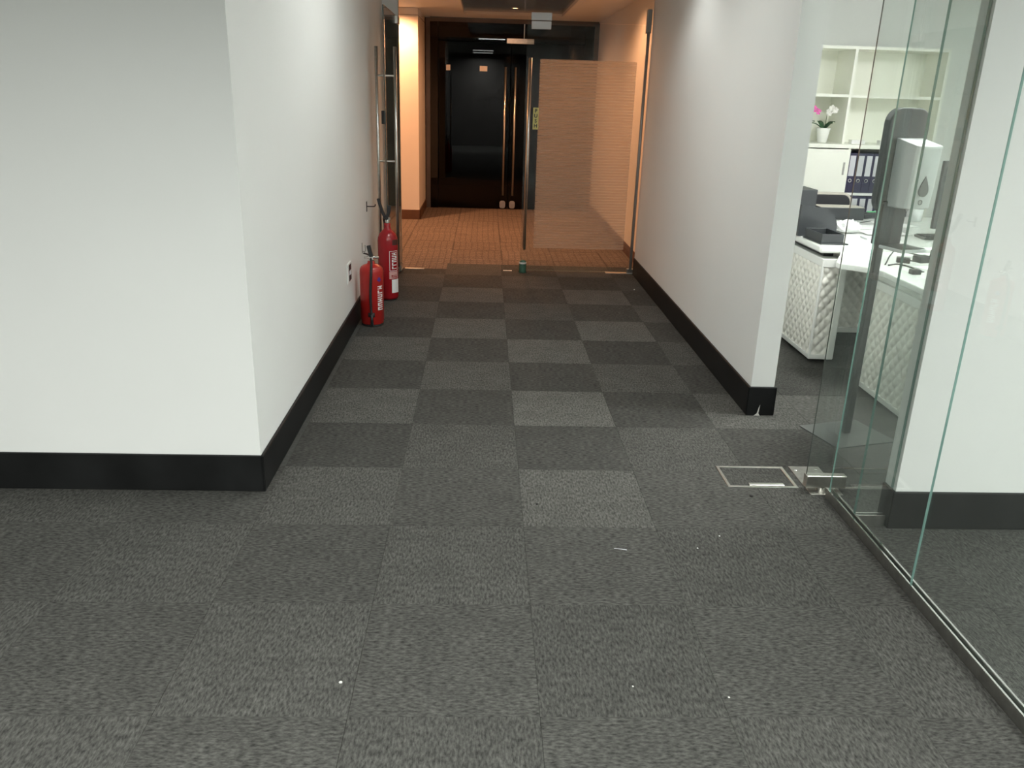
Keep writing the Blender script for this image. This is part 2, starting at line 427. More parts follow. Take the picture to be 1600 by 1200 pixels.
# skirtings
def skirt(name, parts, mat='black_skirt', h=0.155):
    bm = bm_new()
    for a in parts: box(bm, *a, 0.0, h, bev=0.003, seg=1)
    struct(name, bm, mat)
skirt('baseboard_left', [(-3.6, XL + 0.013, 1.259, 1.272), (XL, XL + 0.013, 1.259, 5.69)])
skirt('baseboard_right', [(XR - 0.013, XR, 2.182, 5.665), (XR - 0.013, 1.348, 2.182, 2.195), (1.335, 1.348, 2.182, 5.6)])
skirt('baseboard_office', [(1.397, 5.1, 1.012, 1.025), (1.397, 1.41, 1.012, 1.105)])
skirt('baseboard_lobby_left', [(-4.2, -0.962, 8.788, 8.80), (-0.975, -0.962, 8.788, 9.95)], 'brown_skirt', 0.12)
skirt('baseboard_lobby_right', [(XLR - 0.012, XLR, 5.70, 9.95)], 'brown_skirt', 0.11)
# chipped paint on the right wall's skirting end
bm = bm_new(); prism(bm, [(1.243, 0.0), (1.275, 0.0), (1.266, 0.014), (1.270, 0.06), (1.265, 0.045), (1.258, 0.012)], 2.1795, 2.1815, 'y')
tag(obj('paint_chip', bm, 'lint'), 'whitish chipped paint at the foot of the right wall end', 'paint chip')

# ------------------------------------------------------------------ ceiling lamps
def led_panel(x, y, mat, label, group, s=0.6, beam=0.0):
    t = thing('led_panel', label, 'ceiling light', group, (x, y, H))
    bm = bm_new(); h = s / 2
    for a in ((-h, h, -h, -h + .02), (-h, h, h - .02, h), (-h, -h + .02, -h + .02, h - .02), (h - .02, h, -h + .02, h - .02)):
        box(bm, *a, -0.014, 0.0)
    obj('frame', bm, 'white', t)
    bx('diffuser', mat, t, -h + .02, h - .02, -h + .02, h - .02, -0.009, -0.003)
    if beam > 0:                     # louvred panel: light leaves in a limited cone
        ld = bpy.data.lights.new('panel_beam', 'AREA'); ld.shape = 'SQUARE'; ld.size = s - 0.06; ld.energy = beam
        ld.color = COOL; ld.spread = math.radians(164)
        lo = bpy.data.objects.new('beam', ld); C.objects.link(lo); lo.parent = t; lo.location = (0, 0, -0.016)
    return t
led_panel(-0.25, -2.35, 'panel_open', 'square ceiling light panel above the viewer', 'panels open area', beam=BEAM_OPEN)
led_panel(-2.45, -2.1, 'panel_left', 'square ceiling light panel over the open carpet at the left', 'panels open area', beam=BEAM_LEFT)
led_panel(-0.25, -3.8, 'panel_open', 'square ceiling light panel behind the viewer near the glass partition', 'panels open area', beam=BEAM_OPEN)
led_panel(-2.45, -3.8, 'panel_left', 'square ceiling light panel behind the viewer at the left', 'panels open area', beam=BEAM_LEFT)
led_panel(-0.05, 2.85, 'fill_corr', 'added fill light panel on the corridor ceiling, outside the picture', None)  # unseen fill light, added to brighten the corridor walls beside the downlight
for x, y, w in ((2.15, 2.28, 'near the sanitizer stand'), (3.9, 1.7, 'far right of the office'), (2.5, 3.3, 'over the quilted desk'), (3.9, 3.3, 'before the shelves, right')):
    led_panel(x, y, 'panel_office' if y < 3 else 'panel_office2', 'square office ceiling light panel ' + w, 'panels office')
led_panel(2.5, -1.3, 'panel_side', 'square ceiling light panel in the glazed room', 'panels glazed room')
led_panel(2.5, -3.3, 'panel_side', 'square ceiling light panel at the back of the glazed room', 'panels glazed room')
def downlight(x, y, z, label, power, size=1.9, aim=None, col=WARM, lens='lamp_warm', group='lobby downlights'):
    t = thing('downlight', label, 'ceiling light', group, (x, y, z))
    bm = lathe(bm_new(), [(0.036, -0.001), (0.036, -0.006), (0.05, -0.006), (0.052, 0.0)], 24)
    obj('rim', bm, 'steel_dark', t)
    bm = lathe(bm_new(), [(0, -0.003), (0.0355, -0.003)], 24)
    obj('lens', bm, lens, t)
    ld = bpy.data.lights.new('downlight_beam', 'SPOT'); ld.energy = power; ld.color = col
    ld.spot_size = size; ld.spot_blend = 0.7; ld.shadow_soft_size = 0.035
    lo = bpy.data.objects.new('beam', ld); C.objects.link(lo); lo.parent = t; lo.location = (0, 0, -0.012)
    if aim: lo.rotation_euler = aim
downlight(0.74, 3.95, H, 'cool white downlight close to the right corridor wall', CORRIDOR_W, size=2.15, col=COOL, lens='lamp_cool', group='corridor downlights')
downlight(0.163, 8.84, HL + 0.035, 'small warm downlight in the dark ceiling recess', SPOT_W * 0.7, size=2.9)
downlight(0.163, 7.0, HL + 0.035, 'warm downlight in the recess nearer the glass doors', SPOT_W * 0.9, size=2.9)
downlight(-1.25, 8.45, HL, 'warm downlight grazing the lobby wall edge at the left', SPOT_W * 1.6, size=2.8)
downlight(-2.2, 7.2, HL, 'warm downlight in the left wing of the lobby', SPOT_W * 1.5, size=2.8)
downlight(0.85, 6.6, HL, 'warm downlight near the right lobby wall', SPOT_W * 0.5, size=2.8)

# ------------------------------------------------------------------ entrance glass doors
# transom above the leaves
tr = struct('window_1', pane_bm(-0.90, XLR, YD - 0.005, YD + 0.005, 2.108, H), ['glass_door', 'glass_edge_dark'])
def pull_bar(parent, x, y, side, z0, z1, r=0.0125):
    return obj('pull_bar', tube(bm_new(), [(x, y, z0), (x, y, z1)], r, 14), 'steel', parent)
bm = bm_new(); box(bm, -1.012, -0.90, YD - 0.03, YD + 0.03, 0.0, 2.10, bev=0.003, seg=1)
struct('trim_5', bm, 'jamb')
bm = bm_new(); box(bm, XL, -0.90, YD + 0.006, YD + 0.03, 2.10, H)
struct('trim_6', bm, 'wall')
# open left leaf, swung towards the viewer
d = thing('glass_door', 'clear glass door leaf swung open against the left wall', 'door', None, (0, 0, 0))
LX = -0.905
obj('pane', pane_bm(LX - 0.005, LX + 0.005, 4.66, 5.69, 0.012, 2.10), ['glass_door', 'glass_edge_dark'], d)
hy = 4.76
for sx in (-1, 1): pull_bar(d, LX + sx * 0.068, hy, sx, 0.21, 1.83)
for z in (0.405, 1.02, 1.63):
    obj('standoff', tube(bm_new(), [(LX - 0.068, hy, z), (LX + 0.068, hy, z)], 0.008, 10), 'steel', d)
bx('lock_keep', 'black', d, LX - 0.036, LX - 0.006, hy - 0.03, hy + 0.012, 1.29, 1.385, bev=0.003)
bx('top_patch', 'steel', d, LX - 0.016, LX + 0.016, 5.53, 5.69, 2.04, 2.10, bev=0.003)
bx('bottom_patch', 'steel', d, LX - 0.016, LX + 0.016, 5.53, 5.69, 0.012, 0.065, bev=0.003)
# closed right leaf
d = thing('glass_door', 'closed glass door leaf with banded frosted film and a push sticker', 'door', None)
obj('pane', pane_bm(0.172, 1.20, YD - 0.005, YD + 0.005, 0.012, 2.10), ['glass_door', 'glass_edge'], d)
fm = bx('frosted_film', 'film', d, 0.288, 1.11, YD - 0.0068, YD - 0.0055, 0.215, 1.815)
fm['label'] = 'banded frosted film'
for sy in (-1, 1):
    pull_bar(d, 0.205, YD + sy * 0.06, sy, 0.21, 1.82)
for z in (0.405, 1.02, 1.63):
    obj('standoff', tube(bm_new(), [(0.205, YD - 0.06, z), (0.205, YD + 0.06, z)], 0.008, 10), 'steel', d)
hp = obj('hinge_post', tube(bm_new(), [(1.186, YD - 0.018, 0.03), (1.186, YD - 0.018, 2.05)], 0.014, 12), 'satin', d)
bx('top_patch', 'satin', d, 1.166, 1.206, YD - 0.028, YD + 0.018, 2.04, 2.225, bev=0.004)
bx('bottom_patch', 'steel', d, 1.155, 1.225, YD - 0.02, YD + 0.02, 0.004, 0.045, bev=0.003)
ps = bx('push_sticker', 'yellow', d, 0.243, 0.292, YD - 0.0085, YD - 0.0072, 1.245, 1.425)
ps['label'] = 'yellow push sticker'
for i, ch in enumerate('PUSH'):
    mw = Matrix.Translation((0.2675, YD - 0.0092, 1.397 - i * 0.041)) @ Matrix.Rotation(PI / 2, 4, 'X')
    text_mesh(ch, 0.042, 'ink', ps, mw, 'letter', bold=0.0012)
lk = obj('magnetic_lock', box(box(bm_new(), 0.200, 0.372, YD - 0.036, YD - 0.006, 2.112, 2.172, bev=0.003), 0.204, 0.368, YD - 0.030, YD - 0.006, 2.045, 2.106, bev=0.003), 'plastic_white', d)
# floor plates
tag(bx('floor_plate', 'steel', None, -0.875, -0.70, YD - 0.022, YD + 0.022, 0.0, 0.006, bev=0.002), 'brass coloured floor plate under the open glass door hinge', 'floor plate')
tag(bx('floor_plate', 'steel', None, 0.96, 1.235, YD - 0.03, YD + 0.03, 0.0, 0.006, bev=0.002), 'long metal floor plate under the closed glass door hinge', 'floor plate')
tag(bx('strike_plate', 'steel', None, 0.02, 0.10, YD - 0.012, YD + 0.012, 0.0, 0.005, bev=0.0015), 'small metal strike plate in the floor beside the green door stop', 'strike plate')
bm = lathe(bm_new(), [(0, 0.0), (0.036, 0.0), (0.037, 0.004), (0.034, 0.02), (0.034, 0.088), (0.030, 0.104), (0.018, 0.113), (0, 0.116)], 24, 0.195, YD - 0.05)
t = tag(obj('door_stop', bm, 'green'), 'green domed door stop at the free edge of the closed glass door', 'door stop')
obj('collar', lathe(bm_new(), [(0.0342, 0.080), (0.0352, 0.082), (0.0352, 0.094), (0.0335, 0.096)], 24, 0.195, YD - 0.05), 'lint', t)

# ------------------------------------------------------------------ far dark doors of the lobby
YF = 9.97
def far_leaf(x0, x1, hx, label):
    d = thing('dark_glass_door', label, 'door', 'dark doors at the end of the lobby')
    obj('pane', pane_bm(x0, x1, YF - 0.006, YF + 0.006, 0.01, 2.16), ['dark_glass', 'glass_edge_dark'], d)
    obj('pull_bar', tube(bm_new(), [(hx, YF - 0.06, 0.195), (hx, YF - 0.06, 1.86)], 0.0145, 12), 'steel', d)
    for z in (0.42, 1.62): obj('standoff', tube(bm_new(), [(hx, YF - 0.06, z), (hx, YF - 0.006, z)], 0.009, 8), 'steel', d)
    lx = hx
    obj('lock_case', prism(bm_new(), rrect(lx - 0.04, lx + 0.04, 0.012, 0.115, 0.03), YF - 0.022, YF + 0.022, 'y', 0.003), 'steel', d)
    return d
far_leaf(-0.80, 0.158, 0.094, 'left dark glass door at the end of the orange lobby')
dr = far_leaf(0.168, 1.13, 0.228, 'right dark glass door at the end of the orange lobby')
bm = bm_new()
for a in ((-0.965, -0.905, 0, 2.43), (-0.905, XLR - 0.012, 2.39, 2.446), (1.25, XLR - 0.002, 0, 2.43)):
    box(bm, a[0], a[1], YF - 0.03, YF + 0.05, a[2], a[3])
struct('trim_3', bm, 'recess')
struct('window_2', pane_bm(-0.905, -0.806, YF - 0.006, YF + 0.006, 0.0, 2.39), ['dark_glass', 'glass_edge_dark'])
struct('window_3', pane_bm(1.136, 1.25, YF - 0.006, YF + 0.006, 0.0, 2.39), ['dark_glass', 'glass_edge_dark'])
struct('window_4', pane_bm(-0.80, 0.322, YF - 0.006, YF + 0.006, 2.17, 2.39), ['dark_glass', 'glass_edge_dark'])
struct('window_5', pane_bm(0.334, 1.13, YF - 0.006, YF + 0.006, 2.17, 2.39), ['dark_glass', 'glass_edge_dark'])
bx_m = sbox('trim_4', 'steel', 0.3225, 0.3335, YF - 0.012, YF + 0.012, 2.217, 2.40)
bx('top_patch', 'steel', bpy.data.objects['trim_4'], 0.10, 0.46, YF - 0.025, YF + 0.025, 2.15, 2.215, bev=0.003)
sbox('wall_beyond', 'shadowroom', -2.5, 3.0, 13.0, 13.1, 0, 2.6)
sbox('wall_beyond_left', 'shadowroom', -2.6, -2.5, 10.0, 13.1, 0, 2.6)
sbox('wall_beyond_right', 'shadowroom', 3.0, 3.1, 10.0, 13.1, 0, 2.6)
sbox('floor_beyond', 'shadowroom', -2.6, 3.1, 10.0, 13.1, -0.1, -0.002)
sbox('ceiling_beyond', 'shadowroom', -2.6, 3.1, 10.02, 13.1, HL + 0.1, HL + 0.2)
tag(bx('reflection', 'paper', None, -0.695, -0.64, YF - 0.0085, YF - 0.0072, 1.80, 1.87), 'small painted white notice on the left dark glass door, left one', 'reflection')  # white patches stand in for reflections of bright things in the dark glass
n = tag(bx('reflection', 'paper', None, -0.25, -0.15, YF - 0.0085, YF - 0.0072, 1.80, 1.865), 'small painted white notice on the left dark glass door, right one', 'reflection')

# ------------------------------------------------------------------ fire extinguishers
def marks(parent, cx, cy, r, a0, a1, z0, z1, rows, seed, mat):
    """bold block lettering turned on its side, as short raised strokes"""
    rnd = random.Random(seed); bm = bm_new(); h = (z1 - z0) / rows
    for i in range(rows):
        b = z0 + i * h + h * 0.1; t = z0 + (i + 1) * h - h * 0.14
        am = (a0 + a1) / 2; k = rnd.randint(0, 3)
        cylpatch(bm, cx, cy, r, a0, a1, b, b + (t - b) * 0.3, n=4)
        if k != 1: cylpatch(bm, cx, cy, r, a0, a1, t - (t - b) * 0.3, t, n=4)
        if k == 0: cylpatch(bm, cx, cy, r, am - 4, am + 4, b, t, n=2)
        if k in (1, 2): cylpatch(bm, cx, cy, r, a0, a0 + 8, b, t, n=2)
        if k == 3: cylpatch(bm, cx, cy, r, a1 - 8, a1, b, t, n=2)
    return obj('lettering', bm, mat, parent)
ex, ey, er = -0.893, 4.548, 0.0765
t = thing('fire_extinguisher', 'tall slim red fire extinguisher with black squeeze lever', 'extinguisher', None, (ex, ey, 0))
bm = lathe(bm_new(), [(0, 0.004), (er - 0.022, 0.004), (er - 0.006, 0.012), (er, 0.028), (er, 0.455), (er - 0.004, 0.482), (er - 0.014, 0.505), (er - 0.030, 0.524), (0.033, 0.535), (0.026, 0.548), (0.0235, 0.56), (0.0235, 0.585), (0, 0.585)], 48)
obj('cylinder', bm, 'red', t)
obj('foot_ring', lathe(bm_new(), [(0.045, 0), (er - 0.005, 0), (er - 0.003, 0.006), (0.045, 0.006)], 32), 'rubber', t)
obj('valve', box(lathe(bm_new(), [(0.018, 0.585), (0.018, 0.605), (0.014, 0.608), (0.014, 0.632), (0, 0.634)], 20), -0.012, 0.024, -0.011, 0.011, 0.607, 0.626, bev=0.003), 'steel_dark', t)
def lever(name, pts, w, th, parent):
    bm = bm_new(); P = [Vector(p) for p in pts]
    L = []
    for i, p in enumerate(P):
        d_ = (P[min(i + 1, len(P) - 1)] - P[max(i - 1, 0)]).normalized(); nn = Vector((-d_.z, 0, d_.x))
        L.append([bm.verts.new(p + nn * s * th / 2 + Vector((0, q * w / 2, 0))) for s, q in ((-1, -1), (1, -1), (1, 1), (-1, 1))])
    for A, B in zip(L, L[1:]):
        for k in range(4): bm.faces.new((A[k], A[(k + 1) % 4], B[(k + 1) % 4], B[k]))
    bm.faces.new(L[0][::-1]); bm.faces.new(L[-1])
    bmesh.ops.bevel(bm, geom=bm.edges[:], offset=0.002, segments=1, affect='EDGES')
    return obj(name, bm, 'black', parent)
lever('squeeze_lever', [(0.004, 0, 0.612), (-0.018, 0, 0.63), (-0.035, 0, 0.67), (-0.052, 0, 0.72), (-0.064, 0, 0.765)], 0.03, 0.021, t)
lever('carry_handle', [(-0.008, 0, 0.622), (0.006, 0, 0.645), (0.015, 0, 0.68), (0.020, 0, 0.715)], 0.032, 0.026, t)
obj('safety_pin', tube(bm_new(), [(-0.012, -0.016, 0.634), (0.026, -0.016, 0.634)], 0.003, 8), 'black', t)
ra = er + 0.0004
o = obj('warning_label', cylpatch(bm_new(), 0, 0, ra, -58, -8, 0.428, 0.468), 'brown_print', t); o['label'] = 'dark warning label'
bm = bm_new()
for a in ((-76, -73.5, 0.232, 0.385), (-24, -21.5, 0.232, 0.385), (-76, -21.5, 0.232, 0.2355), (-76, -21.5, 0.3815, 0.385)): cylpatch(bm, 0, 0, ra, *a)
o = obj('label_border', bm, 'white_print', t)
marks(t, 0, 0, ra, -62, -30, 0.245, 0.375, 5, 3, 'white_print')
o = obj('label_panel', cylpatch(bm_new(), 0, 0, ra, -78, -20, 0.172, 0.227, n=8), 'pink_print', t); o['label'] = 'pale printed panel'
marks(o, 0, 0, ra + 0.0009, -66, -30, 0.176, 0.202, 2, 9, 'red')
o = obj('service_label', cylpatch(bm_new(), 0, 0, ra, -64, -12, 0.062, 0.166, n=8), 'paper', t); o['label'] = 'white service label'
obj('discharge_horn', tube(bm_new(), smooth_path([(-0.010, 0.008, 0.617), (-0.03, 0.05, 0.612), (-0.03, 0.085, 0.57), (-0.03, 0.090, 0.5), (-0.03, 0.09, 0.36)]), 0.0095, 12), 'rubber', t)

ex, ey, er = -0.922, 3.805, 0.0795
t = thing('fire_extinguisher', 'short red fire extinguisher with a black hose down its front', 'extinguisher', None, (ex, ey, 0))
bm = lathe(bm_new(), [(0, 0.008), (er - 0.018, 0.008), (er - 0.006, 0.014), (er - 0.003, 0.02), (er - 0.003, 0.036), (er, 0.040), (er, 0.375), (er - 0.003, 0.390), (er - 0.012, 0.404), (er - 0.030, 0.415), (0.030, 0.421), (0.024, 0.430), (0.024, 0.44), (0, 0.44)], 48)
obj('cylinder', bm, 'red2', t)
obj('foot_ring', lathe(bm_new(), [(0.05, 0), (er - 0.005, 0), (er - 0.004, 0.010), (0.05, 0.010)], 32), 'rubber', t)
obj('valve', tube(lathe(bm_new(), [(0.017, 0.44), (0.019, 0.444), (0.019, 0.458), (0.013, 0.462), (0.013, 0.482), (0, 0.484)], 20), [(-0.045, 0.0, 0.462), (0.052, 0, 0.466)], 0.0085, 12), 'chrome', t)
lever('squeeze_lever', [(0.004, -0.004, 0.472), (-0.004, -0.004, 0.50), (-0.014, -0.004, 0.545)], 0.024, 0.026, t)
lever('carry_handle', [(0.0, 0.012, 0.47), (-0.03, 0.012, 0.485), (-0.052, 0.012, 0.49)], 0.022, 0.008, t)
hs = obj('hose', tube(bm_new(), smooth_path([(0.0, -0.012, 0.455), (0.008, -0.045, 0.44), (0.010, -0.078, 0.40), (0.008, -0.091, 0.34), (0.002, -0.0915, 0.22), (0.004, -0.0915, 0.12), (0.006, -0.0915, 0.085)]), 0.0088, 12), 'rubber', t)
obj('nozzle', tube(bm_new(), [(0.006, -0.0915, 0.088), (0.007, -0.093, 0.06), (0.008, -0.094, 0.015)], [0.0105, 0.0085, 0.012], 12), 'black', hs)
obj('hose_clip', tube(bm_new(), [(-0.016, -0.082, 0.086), (0.026, -0.084, 0.086)], 0.016, 12), 'black', t)
rb = er + 0.0004
marks(t, 0, 0, rb, -54, -24, 0.112, 0.285, 6, 5, 'white_print')
bm = bm_new()
for k in range(4):
    w = (2.5, 5.5, 8.5, 5.5)[k]
    cylpatch(bm, 0, 0, rb, -44 - w, -44 + w, 0.3065 + k * 0.0085, 0.3150 + k * 0.0085, n=3)
cylpatch(bm, 0, 0, rb, -55, -33, 0.318, 0.326, n=4)
o = obj('emblem', bm, 'blue_print', t); o['label'] = 'blue emblem'
# wall hooks and outlet
t = thing('wall_hook', 'black metal wall hook above the tall extinguisher', 'hook', None, (XL, 4.47, 0.715))
bx('plate', 'black', t, 0.0, 0.004, -0.014, 0.014, -0.038, 0.036, bev=0.0015)
obj('arm', tube(bm_new(), smooth_path([(0.003, 0, 0), (0.03, 0, 0), (0.056, 0, 0.001), (0.064, 0, 0.006), (0.066, 0, 0.018)]), 0.0042, 10), 'black', t)
t = thing('wall_hook', 'thin pale wire wall hook above the short extinguisher', 'hook', None, (XL, 4.18, 0.45))
bx('plate', 'steel_dark', t, 0.0, 0.003, -0.008, 0.008, -0.03, 0.045, bev=0.001)
obj('arm', tube(bm_new(), smooth_path([(0.003, 0, -0.015), (0.018, 0, -0.018), (0.025, 0, -0.005), (0.022, 0, 0.03)]), 0.003, 8), 'steel_dark', t)
t = thing('wall_outlet', 'white wall outlet with dark insert beside the short extinguisher', 'outlet', None, (XL, 3.555, 0.41))
bx('face_plate', 'white', t, 0.0, 0.008, -0.074, 0.074, -0.066, 0.064, bev=0.003)
bx('insert', 'black', t, 0.006, 0.0105, -0.035, 0.052, -0.052, 0.052, bev=0.002)
for k in (-1, 1): bx('socket_switch', 'plastic_white', t, 0.0095, 0.013, 0.0 - 0.012 + 0.018 * k, 0.012 + 0.018 * k, -0.012, 0.016, bev=0.001)

# ------------------------------------------------------------------ floor box and door pivot
t = thing('floor_box', 'flush floor socket box with steel rim and carpeted lid', 'floor box', None, (1.027, 1.452, 0))
bm = bm_new(); w, l = 0.150, 0.103
for a in ((-w, w, -l, -l + 0.014), (-w, w, l - 0.014, l), (-w, -w + 0.014, -l + 0.014, l - 0.014), (w - 0.014, w, -l + 0.014, l - 0.014)):
    box(bm, *a, 0.0, 0.0035, bev=0.001, seg=1)
obj('rim', bm, 'steel', t)
lid = bx('lid', 'carpet', t, -w + 0.0155, w - 0.0155, -l + 0.0155, l - 0.0155, 0.0, 0.0015); lid.color = (0.9, 0.9, 0.9, 1)
obj('handle', box(bm_new(), -0.055, 0.095, -0.088, -0.066, 0.0012, 0.006, bev=0.002), 'steel', t)
bm = bm_new(); box(bm, 1.205, 1.342, 1.285, 1.56, 0.0, 0.004, bev=0.001, seg=1)
t = tag(obj('closer_plate', bm, 'steel_dark'), 'flat steel floor plate under the office glass door pivot', 'floor plate')
for x, y in ((1.225, 1.52), (1.32, 1.53)):
    obj('screw', lathe(bm_new(), [(0.007, 0.004), (0.006, 0.0052), (0, 0.0054)], 12, x, y), 'chrome', t)

# office glass door, swung open into the office
d = thing('glass_door', 'frameless glass office door swung open beside the sanitizer stand', 'door')
obj('pane', pane_bm(1.194, 2.06, 1.330, 1.340, 0.012, 2.25), ['glass', 'glass_edge_dark'], d)
bp = bx('bottom_patch', 'steel', d, 1.192, 1.36, 1.317, 1.353, 0.018, 0.072, bev=0.002)
bp['label'] = 'brushed steel pivot patch'
obj('pivot', lathe(bm_new(), [(0.020, 0.004), (0.020, 0.018)], 20, 1.265, 1.335), 'steel', d)
# glass partition in its steel track
def gpanel(y0, y1, label):
    return tag(obj('glass_panel', pane_bm(1.267, 1.273, y0, y1, 0.02, 2.6), ['glass', 'glass_edge']), label, 'glass panel', 'glass partition panels')
gpanel(0.581, 1.262, 'glass partition panel at the end by the office doorway')
gpanel(-0.62, 0.577, 'glass partition panel nearest the viewer along the right')
gpanel(-1.90, -0.624, 'glass partition panel beside the viewer, outside the picture')
tag(obj('glass_panel', pane_bm(1.280, 1.408, 1.042, 1.060, 0.02, 2.6), ['glass', 'glass_edge']), 'narrow glass return panel between partition and white wall', 'glass panel', 'glass partition panels')
def track(x0, x1, y0, y1, axis, label):
    t = thing('steel_track', label, 'track')
    if axis == 'y':
        bx('side_rail', 'steel_dark', t, x0, x0 + 0.006, y0, y1, 0.0, 0.043, bev=0.0008, seg=1)
        bx('side_rail', 'steel_dark', t, x1 - 0.006, x1, y0, y1, 0.0, 0.043, bev=0.0008, seg=1)
        bx('cap_strip', 'chrome', t, x0 - 0.0003, x0 + 0.0058, y0, y1, 0.0432, 0.0450)
        bx('cap_strip', 'chrome', t, x1 - 0.0058, x1 + 0.0003, y0, y1, 0.0432, 0.0450)
        bx('web', 'steel_dark', t, x0 + 0.006, x1 - 0.006, y0, y1, 0.0, 0.018)
    else:
        bx('side_rail', 'steel_dark', t, x0, x1, y0, y0 + 0.006, 0.0, 0.043, bev=0.0008, seg=1)
        bx('side_rail', 'steel_dark', t, x0, x1, y1 - 0.006, y1, 0.0, 0.043, bev=0.0008, seg=1)
        bx('cap_strip', 'chrome', t, x0, x1, y0 - 0.0003, y0 + 0.0058, 0.0432, 0.0450)
        bx('web', 'steel_dark', t, x0, x1, y0 + 0.006, y1 - 0.006, 0.0, 0.018)
track(1.256, 1.284, -1.92, 1.268, 'y', 'long steel floor track holding the glass partition')
track(1.285, 1.397, 1.037, 1.065, 'x', 'short steel floor track under the narrow glass return')

# ------------------------------------------------------------------ sanitizer stand
t = thing('sanitizer_stand', 'dark floor stand with a white sanitizer dispenser behind the glass', 'stand', None, (1.637, 1.94, 0), math.radians(16.3))
bx('base_plate', 'charcoal_lt', t, -0.17, 0.17, -0.135, 0.155, 0.0, 0.006, bev=0.0015, seg=1)
obj('pole', box(bm_new(), -0.018, 0.018, 0.004, 0.030, 0.006, 0.96, bev=0.003), 'charcoal', t)
obj('board', prism(bm_new(), rrect(-0.065, 0.150, 1.075, 1.525, 0.065, 8), 0.005, 0.045, 'y', 0.005), 'charcoal', t)
obj('neck_panel', prism(bm_new(), rrect(-0.032, 0.098, 0.935, 1.13, 0.008, 3), -0.004, 0.038, 'y', 0.003), 'charcoal', t)
dt = obj('drip_tray', prism(bm_new(), rrect(-0.030, 0.120, -0.155, -0.003, 0.02, 5), 0.925, 0.938, 'z', 0.003), 'plastic_white', t)
bx('grille', 'charcoal', dt, -0.020, 0.110, -0.145, -0.012, 0.9382, 0.9398)
# dispenser: tall box with a slightly bowed front, sloping lid
DX, DW = 0.056, 0.070
def disp_ring(k, dep):
    out = []
    for i in range(13):
        u = -1 + 2 * i / 12
        out.append((DX + u * DW * k, 0.004 - dep * (0.93 + 0.07 * (1 - u * u)) if abs(u) < 0.99 else 0.004 - dep * 0.90))
    return out + [(DX + DW * k, 0.004), (DX - DW * k, 0.004)]
bm = bm_new(); rings = []
for z, dep, k in ((1.108, 0.112, 0.93), (1.112, 0.118, 0.97), (1.20, 0.126, 0.99), (1.30, 0.130, 1.0), (1.365, 0.130, 1.0)):
    rings.append([bm.verts.new((x, y, z)) for x, y in disp_ring(k, dep)])
n = len(rings[0])
for A, B in zip(rings, rings[1:]):
    for k in range(n): bm.faces.new((A[k], A[(k + 1) % n], B[(k + 1) % n], B[k]))
bm.faces.new(rings[0][::-1]); bm.faces.new(rings[-1])
dp = obj('dispenser', bm, 'plastic_white', t); dp['label'] = 'white sanitizer dispenser'
bm = bm_new(); pr = disp_ring(1.02, 0.133)
lo = [bm.verts.new((x, y, 1.364)) for x, y in pr]
hi = [bm.verts.new((DX + (x - DX) * 0.985, y * 0.985, 1.370 + 0.030 * min(1, max(0, (y + 0.135) / 0.12)))) for x, y in pr]
for k in range(n): bm.faces.new((lo[k], lo[(k + 1) % n], hi[(k + 1) % n], hi[k]))
bm.faces.new(hi); bm.faces.new(lo[::-1])
obj('lid', bm, 'plastic_white', dp)
drop = []
for i in range(28):
    a = 2 * PI * i / 28; q = math.sin(a)
    drop.append((DX + 0.026 * math.cos(a) * (1 if q < 0 else max(0.0, 1 - q) ** 0.55), 1.190 + (0.028 * q if q < 0 else 0.060 * q)))
obj('level_window', prism(bm_new(), drop, -0.1265, -0.1215, 'y'), 'window_grey', dp)
obj('emblem_ring', tube(bm_new(), [(DX + 0.010 * math.cos(2 * PI * i / 16), -0.1185, 1.138 + 0.010 * math.sin(2 * PI * i / 16)) for i in range(17)], 0.0014, 6, False), 'window_grey', dp)
obj('spout', lathe(bm_new(), [(0.012, 1.109), (0.010, 1.092), (0, 1.092)], 14, DX, -0.06), 'plastic_white', dp)

# ------------------------------------------------------------------ office desks with quilted panels
def quilt(name, u0, u1, z0, z1, plane, axis, out, parent, dw=0.067, dh=0.076, relief=0.0145):
    """padded diamond quilting as real relief; axis 'y' = panel across X facing -Y, 'x' = panel along Y facing -X"""
    bm = bm_new(); nu = max(2, int((u1 - u0) / (dw / 12))); nz = max(2, int((z1 - z0) / (dh / 12)))
    G = []
    for i in range(nu + 1):
        row = []
        for j in range(nz + 1):
            u = u0 + (u1 - u0) * i / nu; z = z0 + (z1 - z0) * j / nz
            a = (u - u0) / dw + (z - z0) / dh; b = (u - u0) / dw - (z - z0) / dh
            h = (abs(math.sin(PI * a)) * abs(math.sin(PI * b))) ** 0.6 * relief
            q = plane - h
            row.append(bm.verts.new((u, q, z) if axis == 'y' else (q, u, z)))
        G.append(row)
    for i in range(nu):
        for j in range(nz):
            f = bm.faces.new((G[i][j], G[i + 1][j], G[i + 1][j + 1], G[i][j + 1])); f.smooth = True
    o = obj(name, bm, 'quilt', parent)
    return o
DT = 0.73
dk = thing('office_desk', 'white office desk with quilted end panel, holding the black trays', 'desk', 'quilted white desks')
bm = bm_new(); box(bm, 1.85, 3.9, 3.125, 4.55, DT - 0.048, DT, bev=0.016, seg=4)
obj('desk_top', bm, 'white_gloss', dk)
bm = bm_new(); box(bm, 1.89, 2.025, 3.13, 4.3, 0.022, 0.645, bev=0.003, seg=1)
obj('pedestal', bm, 'white', dk)
bm = bm_new()
for a in ((1.876, 1.892, 3.122, 4.31, 0.02, 0.05), (1.876, 1.892, 3.122, 4.31, 0.60, 0.65), (1.876, 1.995, 3.112, 3.135, 0.02, 0.05), (1.876, 1.995, 3.112, 3.135, 0.60, 0.65), (1.990, 2.03, 3.110, 3.150, 0.02, 0.655), (1.874, 1.889, 3.113, 3.128, 0.02, 0.65)):
    box(bm, *a, bev=0.003, seg=1)
